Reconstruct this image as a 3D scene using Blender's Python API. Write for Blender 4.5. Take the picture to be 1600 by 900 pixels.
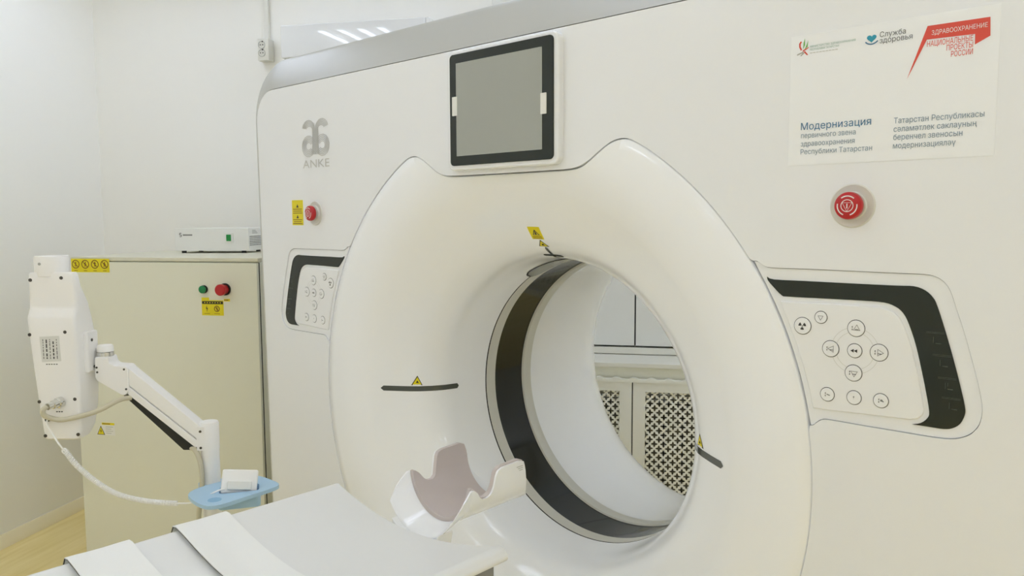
import bpy, bmesh, math, random
from mathutils import Matrix, Vector
from mathutils.geometry import delaunay_2d_cdt
random.seed(4)
PI = math.pi
for o in list(bpy.data.objects): bpy.data.objects.remove(o, do_unlink=True)
SC = bpy.context.scene
COL = SC.collection

# ------------------------------------------------------------------ camera
cam_d = bpy.data.cameras.new('camera')
cam_d.sensor_width = 36.0
cam_d.lens = 1224.28 * 36.0 / 1600.0
cam_d.clip_start = 0.05
cam = bpy.data.objects.new('camera', cam_d)
COL.objects.link(cam)
yaw, pitch, roll = math.radians(11.657), math.radians(5.081), math.radians(-0.276)
fw = Vector((-math.sin(yaw)*math.cos(pitch), math.cos(yaw)*math.cos(pitch), -math.sin(pitch)))
rt0 = Vector((math.cos(yaw), math.sin(yaw), 0))
up0 = rt0.cross(fw)
rt = rt0*math.cos(roll) + up0*math.sin(roll)
up = up0*math.cos(roll) - rt0*math.sin(roll)
m = Matrix((rt, up, -fw)).transposed().to_4x4()
m.translation = (0.353, -1.642, 1.446)
cam.matrix_world = m
SC.camera = cam

# ------------------------------------------------------------------ world, exposure
w = bpy.data.worlds.new('world'); SC.world = w; w.use_nodes = True
w.node_tree.nodes['Background'].inputs[0].default_value = (0.9, 0.92, 0.95, 1)
w.node_tree.nodes['Background'].inputs[1].default_value = 0.05
vs = SC.view_settings
vs.view_transform = 'Standard'; vs.look = 'None'; vs.gamma = 1.0; vs.use_curve_mapping = False
vs.exposure = 0.0
SC.cycles.max_bounces = 14; SC.cycles.diffuse_bounces = 10; SC.cycles.glossy_bounces = 4
TUBE_POWER = 14.0            # emission of the ceiling tubes

# ------------------------------------------------------------------ materials
MATS = {}
def mat(name, col, rough=0.5, metal=0.0, spec=0.5, coat=0.0, emit=None, es=0.0, noise=None, bump=None):
    m = bpy.data.materials.new(name); m.use_nodes = True
    nt = m.node_tree; b = nt.nodes['Principled BSDF']
    b.inputs['Base Color'].default_value = (*col, 1)
    b.inputs['Roughness'].default_value = rough
    b.inputs['Metallic'].default_value = metal
    b.inputs['Specular IOR Level'].default_value = spec
    b.inputs['Coat Weight'].default_value = coat
    b.inputs['Coat Roughness'].default_value = 0.05
    if emit:
        b.inputs['Emission Color'].default_value = (*emit, 1)
        b.inputs['Emission Strength'].default_value = es
    if noise:   # (scale, amount)
        tc = nt.nodes.new('ShaderNodeTexCoord'); n = nt.nodes.new('ShaderNodeTexNoise')
        n.inputs['Scale'].default_value = noise[0]; n.inputs['Detail'].default_value = 4
        nt.links.new(tc.outputs['Object'], n.inputs['Vector'])
        mx = nt.nodes.new('ShaderNodeMix'); mx.data_type = 'RGBA'
        a = noise[1]
        mx.inputs[6].default_value = (*[c*(1-a) for c in col], 1)
        mx.inputs[7].default_value = (*[min(1, c*(1+a)) for c in col], 1)
        nt.links.new(n.outputs['Fac'], mx.inputs[0]); nt.links.new(mx.outputs[2], b.inputs['Base Color'])
    if bump:
        tc = nt.nodes.new('ShaderNodeTexCoord'); n = nt.nodes.new('ShaderNodeTexNoise')
        n.inputs['Scale'].default_value = bump[0]; n.inputs['Detail'].default_value = 3
        nt.links.new(tc.outputs['Object'], n.inputs['Vector'])
        bp = nt.nodes.new('ShaderNodeBump'); bp.inputs['Strength'].default_value = bump[1]; bp.inputs['Distance'].default_value = 0.002
        nt.links.new(n.outputs['Fac'], bp.inputs['Height']); nt.links.new(bp.outputs['Normal'], b.inputs['Normal'])
    MATS[name] = m
    return m
mat('wall_paint', (.90, .892, .858), .6, noise=(1.5, .012), bump=(180, .05))
mat('ceiling_paint', (.95, .95, .94), .8)
mat('skirting', (.95, .88, .68), .45)
mat('gantry_white', (.865, .88, .91), .22, coat=.25)
mat('gantry_ring', (.94, .955, .985), .14, coat=.2)
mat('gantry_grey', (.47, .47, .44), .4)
mat('trim_beige', (.66, .655, .60), .4)
mat('dish_grey', (.70, .70, .66), .4)
mat('bore_black', (.005, .008, .007), .07, spec=.32)
mat('gap_dark', (.02, .02, .018), .7)
mat('black_glass', (.010, .016, .012), .12)
mat('icon_faint', (.045, .055, .048), .3)
mat('screen_grey', (.37, .385, .355), .28)
mat('slit_glass', (.085, .092, .08), .12)
mat('smoke_window', (.22, .225, .2), .1)
mat('print_dark', (.05, .05, .048), .5)
mat('print_grey', (.42, .42, .39), .5)
mat('print_light', (.62, .62, .58), .5)
mat('label_grey', (.74, .74, .71), .4)
mat('logo_silver', (.56, .56, .545), .35)
mat('key_white', (.87, .88, .90), .35)
mat('red_button', (.50, .012, .016), .3)
mat('symbol_white', (.85, .82, .80), .5)
mat('label_yellow', (.80, .68, .006), .45)
mat('label_white', (.84, .84, .80), .45)
mat('poster_paper', (.90, .915, .94), .3)
mat('poster_red', (.73, .075, .045), .4)
mat('poster_blue', (.03, .16, .32), .4)
mat('poster_teal', (.02, .30, .44), .4)
mat('poster_slate', (.20, .28, .36), .5)
mat('poster_green', (.16, .46, .10), .5)
mat('poster_text', (.10, .11, .12), .5)
mat('mint_text', (.25, .42, .34), .5)
mat('brown_print', (.17, .06, .005), .5)
mat('mat_vinyl', (.80, .805, .80), .38)
mat('strap_white', (.88, .885, .87), .5, bump=(300, .1))
mat('strap_shadow', (.10, .10, .09), .6)  # shadow tone for the lifted strap edges
mat('cradle_grey', (.25, .25, .24), .5)
mat('pad_taupe', (.60, .53, .51), .55, bump=(250, .08))
mat('holder_white', (.92, .93, .95), .1, coat=.4)
mat('cab_beige', (.80, .80, .68), .5, noise=(.9, .02))
mat('cab_cream', (.70, .68, .55), .5)
mat('green_button', (.004, .22, .07), .3)
mat('box_white', (.84, .84, .81), .4)
mat('switch_green', (.01, .26, .05), .25)
mat('rubber_black', (.012, .014, .012), .5)
mat('inj_white', (.92, .91, .90), .32)
mat('inj_cream', (.72, .70, .60), .4)
mat('hose_cream', (.62, .58, .44), .45)
mat('chrome', (.75, .75, .73), .15, metal=1.0)
mat('screw_dark', (.09, .085, .075), .4, metal=.6)
mat('tray_blue', (.42, .63, .84), .4)
mat('tray_blue_deep', (.24, .48, .72), .4)
mat('cord_white', (.93, .93, .92), .4)
mat('socket_white', (.76, .75, .69), .35)
mat('ac_white', (.80, .81, .82), .03)
mat('shutter_white', (.80, .805, .78), .2)
mat('screen_white', (.88, .88, .82), .4)
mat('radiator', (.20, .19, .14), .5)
mat('fascia', (.92, .91, .79), .5)
mat('sill_white', (.80, .79, .72), .35)
mat('tube_light', (1, 1, 1), .5, emit=(.86, .96, 1.17), es=TUBE_POWER)
mat('fixture_white', (.30, .30, .30), .5)
# vinyl floor with long plank figure
fm = mat('floor_vinyl', (.60, .47, .20), .35)
nt = fm.node_tree; b = nt.nodes['Principled BSDF']
tc = nt.nodes.new('ShaderNodeTexCoord'); mp = nt.nodes.new('ShaderNodeMapping')
mp.inputs['Scale'].default_value = (14, 1.2, 1)
nz = nt.nodes.new('ShaderNodeTexNoise'); nz.inputs['Scale'].default_value = 2.2; nz.inputs['Detail'].default_value = 6
rp = nt.nodes.new('ShaderNodeValToRGB')
rp.color_ramp.elements[0].position = .3; rp.color_ramp.elements[0].color = (.84, .68, .27, 1)
rp.color_ramp.elements[1].position = .7; rp.color_ramp.elements[1].color = (.97, .82, .44, 1)
nt.links.new(tc.outputs['Object'], mp.inputs['Vector']); nt.links.new(mp.outputs['Vector'], nz.inputs['Vector'])
nt.links.new(nz.outputs['Fac'], rp.inputs['Fac']); nt.links.new(rp.outputs['Color'], b.inputs['Base Color'])

# ------------------------------------------------------------------ mesh builder
class MB:
    def __init__(s, *mats): s.v = []; s.f = []; s.mi = []; s.mats = list(mats) or ['gantry_white']
    def idx(s, m):
        if m is None: return 0
        if m not in s.mats: s.mats.append(m)
        return s.mats.index(m)
    def add(s, vs, fs, m=None, M=None):
        o = len(s.v)
        for p in vs: s.v.append(tuple(M @ Vector(p)) if M else tuple(p))
        for f in fs: s.f.append([i+o for i in f]); s.mi.append(s.idx(m))
        return s
    def box(s, a, b, m=None, M=None):
        x0, y0, z0 = a; x1, y1, z1 = b
        vs = [(x0,y0,z0),(x1,y0,z0),(x1,y1,z0),(x0,y1,z0),(x0,y0,z1),(x1,y0,z1),(x1,y1,z1),(x0,y1,z1)]
        return s.add(vs, [(0,3,2,1),(4,5,6,7),(0,1,5,4),(1,2,6,5),(2,3,7,6),(3,0,4,7)], m, M)
    def prism(s, poly, y0, y1, m=None, M=None):      # poly in (x,z), extruded along y
        n = len(poly); vs = [(x, y0, z) for x, z in poly] + [(x, y1, z) for x, z in poly]
        fs = [list(range(n)), list(range(2*n-1, n-1, -1))] + [(i, i+n, (i+1) % n+n, (i+1) % n) for i in range(n)]
        return s.add(vs, fs, m, M)
    def prism_z(s, poly, z0, z1, m=None, M=None):    # poly in (x,y)
        n = len(poly); vs = [(x, y, z0) for x, y in poly] + [(x, y, z1) for x, y in poly]
        fs = [list(range(n-1, -1, -1)), list(range(n, 2*n))] + [(i, (i+1) % n, (i+1) % n+n, i+n) for i in range(n)]
        return s.add(vs, fs, m, M)
    def lathe(s, prof, M=None, n=32, m=None, cap0=True, cap1=True):   # prof (r, h) about local z
        vs = []; fs = []
        for r, h in prof:
            for i in range(n):
                a = 2*PI*i/n; vs.append((r*math.cos(a), r*math.sin(a), h))
        for k in range(len(prof)-1):
            for i in range(n):
                j = (i+1) % n; fs.append((k*n+i, k*n+j, (k+1)*n+j, (k+1)*n+i))
        if cap0: fs.append(list(range(n-1, -1, -1)))
        if cap1: fs.append([(len(prof)-1)*n+i for i in range(n)])
        return s.add(vs, fs, m, M)
    def flat(s, poly, y, m=None, M=None):            # a flat polygon facing -y
        return s.add([(x, y, z) for x, z in poly], [list(range(len(poly)))], m, M)
    def ribbon(s, pts, wd, y, m=None, closed=False, M=None):   # flat stroke in the xz plane
        n = len(pts); vs = []; fs = []
        for i, (x, z) in enumerate(pts):
            a = pts[(i-1) % n] if (closed or i > 0) else pts[i]
            c = pts[(i+1) % n] if (closed or i < n-1) else pts[i]
            dx, dz = c[0]-a[0], c[1]-a[1]; l = math.hypot(dx, dz) or 1
            nx, nz_ = -dz/l*wd/2, dx/l*wd/2
            vs += [(x+nx, y, z+nz_), (x-nx, y, z-nz_)]
        for i in range(n if closed else n-1):
            j = (i+1) % n; fs.append((2*i, 2*i+1, 2*j+1, 2*j))
        return s.add(vs, fs, m, M)
    def ring(s, c, r0, r1, y, m=None, n=32, a0=0, a1=2*PI, M=None):
        vs = []; full = abs(a1-a0-2*PI) < 1e-6; k = n if full else n+1
        for i in range(k):
            a = a0+(a1-a0)*i/n
            vs += [(c[0]+r0*math.sin(a), y, c[1]+r0*math.cos(a)), (c[0]+r1*math.sin(a), y, c[1]+r1*math.cos(a))]
        fs = [(2*i, 2*i+1, 2*((i+1) % k)+1, 2*((i+1) % k)) for i in range(n)]
        return s.add(vs, fs, m, M)
    def disc(s, c, r, y, m=None, n=28, M=None):
        return s.flat([(c[0]+r*math.cos(2*PI*i/n), c[1]+r*math.sin(2*PI*i/n)) for i in range(n)], y, m, M)
    def tube(s, pts, r, n=10, m=None, M=None):
        P = [Vector(p) for p in pts]; vs = []; fs = []; rr = r if isinstance(r, (list, tuple)) else [r]*len(P)
        prev = None
        for i, p in enumerate(P):
            t = (P[min(i+1, len(P)-1)]-P[max(i-1, 0)]).normalized()
            if prev is None: nrm = t.orthogonal().normalized()
            else: nrm = (prev-t*prev.dot(t)).normalized()
            prev = nrm; bn = t.cross(nrm)
            for k in range(n):
                a = 2*PI*k/n; vs.append(tuple(p+nrm*(rr[i]*math.cos(a))+bn*(rr[i]*math.sin(a))))
        for i in range(len(P)-1):
            for k in range(n):
                j = (k+1) % n; fs.append((i*n+k, i*n+j, (i+1)*n+j, (i+1)*n+k))
        fs.append(list(range(n-1, -1, -1))); fs.append([(len(P)-1)*n+k for k in range(n)])
        return s.add(vs, fs, m, M)
    def text(s, body, x0, z0, y, width=None, height=None, m=None, bold=0.0, right=None, M=None):
        vs, fs = text_mesh(body, bold)
        if not vs: return s
        xa = min(p[0] for p in vs); xb = max(p[0] for p in vs)
        sx = width/(xb-xa) if width else height
        sz = height if height else sx
        if width is None: sx = height
        xs = x0 if right is None else right-(xb-xa)*sx
        return s.add([(xs+(p[0]-xa)*sx, y, z0+p[1]*sz) for p in vs], fs, m, M)
    def build(s, name, parent=None, smooth=35, bev=0, seg=2, M=None):
        me = bpy.data.meshes.new(name); me.from_pydata(s.v, [], s.f)
        for mn in s.mats: me.materials.append(MATS[mn])
        me.polygons.foreach_set('material_index', s.mi)
        bm = bmesh.new(); bm.from_mesh(me)
        if bev:
            bmesh.ops.remove_doubles(bm, verts=bm.verts, dist=1e-6)
            es = [e for e in bm.edges if len(e.link_faces) == 2 and e.calc_face_angle(0) > math.radians(30)]
            bmesh.ops.bevel(bm, geom=es, offset=bev, segments=seg, profile=.5, affect='EDGES', clamp_overlap=True)
        bm.to_mesh(me); bm.free()
        if smooth:
            me.polygons.foreach_set('use_smooth', [True]*len(me.polygons))
            me.set_sharp_from_angle(angle=math.radians(smooth))
        me.update()
        o = bpy.data.objects.new(name, me); COL.objects.link(o)
        if parent: o.parent = parent
        if M: o.matrix_local = M
        if bev and smooth:
            wn = o.modifiers.new('weighted_normals', 'WEIGHTED_NORMAL'); wn.keep_sharp = True
        return o
_T = {}
def fill_contours(co, edges):      # glyph by glyph, filled by winding number (font contours may overlap themselves)
    nb = {}
    for a, b_ in edges: nb.setdefault(a, []).append(b_); nb.setdefault(b_, []).append(a)
    nxt = {}
    for a, b_ in edges: nxt[a] = b_
    seen = set(); loops = []
    for st in nb:
        if st in seen: continue
        lp = [st]; seen.add(st); cur = st
        while True:
            nx = [k for k in nb[cur] if k not in seen]
            if not nx: break
            cur = nx[0]; seen.add(cur); lp.append(cur)
        if len(lp) > 2:
            if nxt.get(lp[0]) != lp[1]: lp = [lp[0]]+lp[:0:-1]
            loops.append([(co[i][0], co[i][1]) for i in lp])
    loops.sort(key=lambda l: min(p[0] for p in l))
    groups = []
    for l in loops:
        x0 = min(p[0] for p in l); x1 = max(p[0] for p in l)
        if groups and x0 < groups[-1][1]-1e-4: groups[-1][0].append(l); groups[-1][1] = max(groups[-1][1], x1)
        else: groups.append([[l], x1])
    def wind(px, py, ls):
        w_ = 0
        for l in ls:
            for i in range(len(l)):
                (ax, ay), (bx, by) = l[i-1], l[i]
                if (ay <= py) != (by <= py):
                    if px < (bx-ax)*(py-ay)/(by-ay)+ax: w_ += 1 if by > ay else -1
        return w_
    vs = []; fs = []
    for ls, _ in groups:
        V = []; E = []
        for l in ls:
            o_ = len(V); V += [Vector(p) for p in l]; E += [(o_+i, o_+(i+1) % len(l)) for i in range(len(l))]
        vo, eo, fo, *_r = delaunay_2d_cdt(V, E, [], 0, 1e-5)
        off = len(vs); vs += [(p.x, p.y, 0) for p in vo]
        for f in fo:
            cx = sum(vo[i].x for i in f)/len(f); cy = sum(vo[i].y for i in f)/len(f)
            if wind(cx, cy, ls): fs.append([i+off for i in f])
    return vs, fs
def text_mesh(body, bold):
    k = (body, bold)
    if k in _T: return _T[k]
    cu = bpy.data.curves.new('lettering', 'FONT'); cu.body = body; cu.size = 1.0; cu.resolution_u = 3; cu.offset = bold
    ob = bpy.data.objects.new('lettering', cu); COL.objects.link(ob)
    cu.fill_mode = 'NONE'
    dg = bpy.context.evaluated_depsgraph_get(); dg.update()
    me = bpy.data.meshes.new_from_object(ob.evaluated_get(dg))
    r = fill_contours([tuple(v.co) for v in me.vertices], [tuple(e.vertices) for e in me.edges])
    bpy.data.objects.remove(ob, do_unlink=True); bpy.data.curves.remove(cu); bpy.data.meshes.remove(me)
    _T[k] = r
    return r
def tag(o, label, cat, group=None):
    o['label'] = label; o['category'] = cat
    if group: o['group'] = group
    return o
def thing(name, label, cat, loc=(0,0,0), rz=0, group=None):
    o = bpy.data.objects.new(name, None); COL.objects.link(o); o.empty_display_size = .1
    o.location = loc; o.rotation_euler = (0, 0, rz)
    return tag(o, label, cat, group)
def struct(o): o['kind'] = 'structure'; return o
def copy_tree(o, parent=None):
    c = o.copy(); COL.objects.link(c); c.parent = parent
    for ch in o.children: copy_tree(ch, c)
    return c
def rot_to(axis, loc):     # matrix turning local z to the given axis
    q = Vector((0,0,1)).rotation_difference(Vector(axis)); return Matrix.Translation(loc) @ q.to_matrix().to_4x4()
def smooth_path(pts, n=6):
    out = []; P = [Vector(p) for p in pts]
    for i in range(len(P)-1):
        p0 = P[max(i-1, 0)]; p1 = P[i]; p2 = P[i+1]; p3 = P[min(i+2, len(P)-1)]
        for k in range(n):
            t = k/n
            out.append(.5*((2*p1)+(p2-p0)*t+(2*p0-5*p1+4*p2-p3)*t*t+(3*p1-p0-3*p2+p3)*t**3))
    out.append(P[-1]); return out
def rrect(x0, x1, z0, z1, r, n=6):
    out = []
    for cx, cz, a in ((x1-r, z1-r, 0), (x1-r, z0+r, 90), (x0+r, z0+r, 180), (x0+r, z1-r, 270)):
        for i in range(n+1):
            t = math.radians(a+90*i/n); out.append((cx+r*math.sin(t), cz+r*math.cos(t)))
    return out
def inset(poly, d):       # move a closed polygon inwards by d
    n = len(poly); area = sum(poly[i][0]*poly[(i+1) % n][1]-poly[(i+1) % n][0]*poly[i][1] for i in range(n))
    sg = 1 if area > 0 else -1; out = []
    for i in range(n):
        a = Vector(poly[i-1]); b_ = Vector(poly[i]); c = Vector(poly[(i+1) % n])
        d1 = (b_-a).normalized(); d2 = (c-b_).normalized()
        n1 = Vector((-d1.y, d1.x))*sg; n2 = Vector((-d2.y, d2.x))*sg
        h = n1+n2; k = h.length
        h = h/k if k > 1e-6 else n1
        out.append(tuple(b_+h*(d/max(.5, h.dot(n1)))))
    return out
def mirror(poly): return [(-x, z) for x, z in reversed(poly)]

# ================================================================== THE ROOM
RX0, RX1, RY0, RY1, RZ = -2.55, 3.2, -6.0, 1.93, 2.76
struct(MB('floor_vinyl').box((RX0-.1, RY0-.1, -.1), (RX1+.1, RY1+.1, 0)).build('floor', smooth=0))
struct(MB('ceiling_paint').box((RX0-.1, RY0-.1, RZ), (RX1+.1, RY1+.1, RZ+.1)).build('ceiling', smooth=0))
struct(MB('wall_paint').box((RX0-.1, RY0-.1, 0), (RX0, RY1+.1, RZ)).build('wall_left', smooth=0))
struct(MB('wall_paint').box((RX1, RY0-.1, 0), (RX1+.1, RY1+.1, RZ)).build('wall_right', smooth=0))
struct(MB('wall_paint').box((RX0, RY1, 0), (RX1, RY1+.1, RZ)).build('wall_back', smooth=0))
struct(MB('wall_paint').box((RX0, RY0-.1, 0), (RX1, RY0, RZ)).build('wall_front', smooth=0))
SK = [(0, 0), (.018, 0), (.018, .03), (.012, .042), (.012, .047), (.007, .06), (0, .06)]
def skirting(name, a, b, nrm):
    vs = []
    for p in (a, b):
        for d, h in SK: vs.append((p[0]+nrm[0]*d, p[1]+nrm[1]*d, h))
    n = len(SK); fs = [(i, (i+1) % n, (i+1) % n+n, i+n) for i in range(n)]+[list(range(n)), list(range(2*n-1, n-1, -1))]
    return struct(MB('skirting').add(vs, fs).build(name))
skirting('baseboard_left', (RX0, RY0), (RX0, RY1), (1, 0))
skirting('baseboard_back', (RX0+.02, RY1), (-.78, RY1), (0, -1))
skirting('baseboard_right', (RX1, RY0), (RX1, RY1), (-1, 0))

# ceiling luminaires: 60 x 60 with four tubes each
def ceiling_light():
    t = thing('ceiling_light', 'square four-tube fluorescent luminaire fixed to the white ceiling', 'ceiling light', group='fluorescent luminaires on the ceiling')
    h = MB('fixture_white').box((-.3, -.3, -.012), (.3, .3, 0))
    for s in (-1, 1):
        h.box((s*.3-.008, -.3, -.05), (s*.3+.008, .3, -.012)); h.box((-.292, s*.3-.008, -.05), (.292, s*.3+.008, -.012))
    h.build('housing', t, bev=.002)
    for k in range(4):
        MB('tube_light').tube([(-.215+k*.1433, -.28, -.032), (-.215+k*.1433, .28, -.032)], .012, 8).build('tube', t)
    return t
L0 = ceiling_light(); first = True
for lx in (-1.8, -.2, 1.4, 2.7):  # rightmost column and rows behind the camera are added for more frontal light
    for ly in (1.2, -.15, -1.6, -3.05, -4.5):
        o = L0 if first else copy_tree(L0); first = False
        o.location = (lx, ly, RZ)

# ================================================================== CT GANTRY
GA = math.radians(-31)
G = thing('ct_scanner_gantry', 'large white ring-shaped scanner gantry with round bore and screen above it', 'scanner gantry', (0, 0, 0), GA)
ZC = 1.0
PROF = [(.671, 0), (.64, 0), (.60, .001), (.57, .006), (.545, .014), (.52, .026), (.495, .042), (.46, .065), (.43, .086), (.41, .103), (.39, .128), (.375, .155), (.365, .19), (.357, .23), (.352, .26), (.3484, .2885)]
def prof_y(r):
    for (r0, y0), (r1, y1) in zip(PROF, PROF[1:]):
        if r <= r0 and r >= r1: return y0+(y1-y0)*(r0-r)/(r0-r1)
    return 0.0 if r > .671 else .2885
def prof_r(y):
    for (r0, y0), (r1, y1) in zip(PROF[2:], PROF[3:]):
        if y0 <= y <= y1: return r0+(r1-r0)*(y-y0)/(y1-y0)
    return .3484
def circ_pts(r, a0, a1, n):   # angle from +z towards +x, degrees
    return [(r*math.sin(math.radians(a0+(a1-a0)*i/n)), ZC+r*math.cos(math.radians(a0+(a1-a0)*i/n))) for i in range(n+1)]
VALLEY0 = [(0, 1.541), (.06, 1.541), (.12, 1.541), (.165, 1.5415), (.185, 1.543), (.203, 1.5475), (.222, 1.5565), (.242, 1.5695), (.262, 1.5820), (.279, 1.5895), (.297, 1.5925), (.315, 1.5900), (.332, 1.5825)]
VALLEY = [(p.x, p.y) for p in smooth_path([(x, z, 0) for x, z in VALLEY0]+[(.3505, 1.5722, 0)], 4)][:-1]
def ring_right(d=0.0):        # right half of the ring outline from top centre to bottom
    v = [(x, z+d) for x, z in VALLEY]
    return v + circ_pts(.671+d, 31.5, 180, 120)
PANEL = [(.5627,1.3739),(.5707,1.3735),(.5807,1.3671),(.5963,1.3639),(.6489,1.3642),(.7192,1.3639),(.7844,1.3635),(.8242,1.3633),(.8391,1.3604),(.8511,1.3523),(.8588,1.3399),(.8669,1.3163),(.8766,1.2882),(.8896,1.2447),(.8996,1.2076),(.9038,1.1858),(.9046,1.1731),(.9017,1.1565),(.8939,1.1437),(.8829,1.1351),(.8658,1.1292),(.8392,1.1275),(.7929,1.1274),(.7439,1.1273),(.6991,1.1276),(.6849,1.1263),(.6765,1.1207),(.6712,1.1153),(.6655,1.1135)]
def dense(P, n=3): return [(p.x, p.y) for p in smooth_path([(x, z, 0) for x, z in P], n)]
PANEL = dense(PANEL)
def hole_right():
    v = [(x, z+.0014) for x, z in VALLEY]
    a_tip = math.degrees(math.atan2(.5627, .3739)); a_not = math.degrees(math.atan2(.6655, .1135))
    return v + circ_pts(.6724, 31.5, a_tip-.6, 30) + PANEL + circ_pts(.6724, a_not+.7, 180, 90)
def face_loop(o=0.0, zb=.16, n=10):
    # tapering sides: half width 1.006 at 1.75 m, .975 near the floor
    hw = lambda z: .9745+.0178*z+o
    z1 = 1.8185+o; r = .085+o*.9; z0 = zb
    out = []
    for i in range(n+1):
        t = PI/2*i/n; out.append((hw(z1)-r+r*math.sin(t), z1-r+r*math.cos(t)))
    for i in range(n+1):
        t = PI/2+PI/2*i/n; rb = .06; out.append((hw(z0)-rb+rb*math.sin(t), z0+rb+rb*math.cos(t)))
    return out + [(-x, z) for x, z in reversed(out)]
# --- front cover: one flat panel with the ring and the two key panels cut out
def front_cover():
    outer = face_loop(); hr = hole_right(); hole = hr + [(-x, z) for x, z in reversed(hr[1:-1])]
    bm = bmesh.new()
    def loop(pts, y):
        vs = [bm.verts.new((x, y, z)) for x, z in pts]
        return vs, [bm.edges.new((vs[i], vs[(i+1) % len(vs)])) for i in range(len(vs))]
    ov, oe = loop(outer, 0); hv, he = loop(hole, 0)
    bmesh.ops.triangle_fill(bm, use_beauty=True, edges=oe+he, normal=(0, -1, 0))
    for f in bm.faces:
        f.normal_update()
        if f.normal.y > 0: f.normal_flip()
    for vs in (ov, hv):
        back = [bm.verts.new((v.co.x, .02, v.co.z)) for v in vs]; n = len(vs)
        for i in range(n): bm.faces.new((vs[i], vs[(i+1) % n], back[(i+1) % n], back[i]))
    me = bpy.data.meshes.new('front_cover'); bm.to_mesh(me); bm.free()
    me.materials.append(MATS['gantry_white'])
    me.polygons.foreach_set('use_smooth', [True]*len(me.polygons)); me.set_sharp_from_angle(angle=math.radians(30))
    o = bpy.data.objects.new('front_cover', me); COL.objects.link(o); o.parent = G
front_cover()
# --- grey outer shell: flared edge, sides, back
def outer_shell():
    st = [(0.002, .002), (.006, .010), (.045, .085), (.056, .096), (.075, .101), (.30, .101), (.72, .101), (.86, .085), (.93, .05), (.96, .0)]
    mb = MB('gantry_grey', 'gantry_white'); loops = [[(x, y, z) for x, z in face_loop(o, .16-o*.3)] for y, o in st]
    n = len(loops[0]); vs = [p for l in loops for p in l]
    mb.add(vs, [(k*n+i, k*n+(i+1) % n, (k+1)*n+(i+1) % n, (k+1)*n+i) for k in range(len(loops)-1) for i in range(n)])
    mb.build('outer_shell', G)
    # back cover with the rear mouth
    bm = bmesh.new()
    vs = [bm.verts.new((x, .96, z)) for x, z in face_loop(0, .16)]
    e1 = [bm.edges.new((vs[i], vs[(i+1) % n])) for i in range(n)]
    cs = [bm.verts.new((x, .96, z)) for x, z in circ_pts(.505, 0, 360, 96)[:-1]]
    e2 = [bm.edges.new((cs[i], cs[(i+1) % 96])) for i in range(96)]
    bmesh.ops.triangle_fill(bm, use_beauty=True, edges=e1+e2, normal=(0, 1, 0))
    me = bpy.data.meshes.new('back_cover'); bm.to_mesh(me); bm.free(); me.materials.append(MATS['gantry_white'])
    o = bpy.data.objects.new('back_cover', me); COL.objects.link(o); o.parent = G
outer_shell()
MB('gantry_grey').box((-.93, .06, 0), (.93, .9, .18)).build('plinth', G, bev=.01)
for s in (-1, 1):   # joint between corner piece and top piece of the shell
    MB('print_light').add([(s*.842, .005, 1.8215), (s*.845, .005, 1.8215), (s*.895, .0442, 1.9035), (s*.892, .0442, 1.9035)], [(0, 1, 2, 3)]).build('joint_line', G)
# --- ring cover running into the front mouth of the bore
def ring_cover():
    rr = ring_right(0); loop = rr + [(-x, z) for x, z in reversed(rr[1:-1])]; n = len(loop)
    vs = []; rows = 0
    pol = [(math.hypot(x, z-ZC), x, z-ZC) for x, z in loop]
    def row(f):
        nonlocal rows
        for r, x, z in pol:
            rn, y = f(r)
            if rn <= .52: rn -= .016*(z/r)**2*math.sin(PI*min(1, max(0, y/.2885)))**2
            vs.append((x/r*rn, y, ZC+z/r*rn))
        rows += 1
    row(lambda r: (r, prof_y(r)+.022)); row(lambda r: (r, prof_y(r)+.003)); row(lambda r: (r-.0025, prof_y(r-.0025)+.0002))
    for k in (.15, .3, .45, .6, .75, .9):
        row(lambda r: ((r-.0025)*(1-k)+.52*k, prof_y((r-.0025)*(1-k)+.52*k)))
    # resample the mouth smoothly
    pr = [p for p in PROF if p[0] <= .52]
    pts = smooth_path([(a, b, 0) for a, b in pr], 3)
    for p in pts: row(lambda r, p=p: (p.x, p.y))
    fs = [(k*n+i, k*n+(i+1) % n, (k+1)*n+(i+1) % n, (k+1)*n+i) for k in range(rows-1) for i in range(n)]
    MB('gantry_ring').add(vs, fs).build('ring_cover', G, smooth=50)
ring_cover()
MY = Matrix.Translation((0, 0, ZC)) @ Matrix.Rotation(-PI/2, 4, 'X')      # local z -> +y
def bore(name, m, prof, n=160): return MB(m).lathe(prof, MY, n, cap0=False, cap1=False).build(name, G, smooth=50)
bore('mouth_gap', 'gap_dark', [(.3484, .2885), (.356, .289), (.356, .292), (.3484, .2925)])
bore('front_bore_trim', 'trim_beige', [(.3484, .2925), (.3478, .294), (.3478, .327), (.352, .3295)])
bore('bore_window', 'bore_black', [(.352, .3295), (.352, .4416)])
bore('rear_bore_trim', 'trim_beige', [(.352, .4416), (.3478, .444), (.3478, .476), (.349, .478)])
rear = [(.349, .478), (.351, .50), (.354, .55), (.36, .62), (.370, .70), (.386, .78), (.408, .85), (.437, .905), (.470, .943), (.505, .96)]
bore('rear_mouth', 'gantry_ring', [(p.x, p.y) for p in smooth_path([(a, b_, 0) for a, b_ in rear], 3)])
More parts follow.
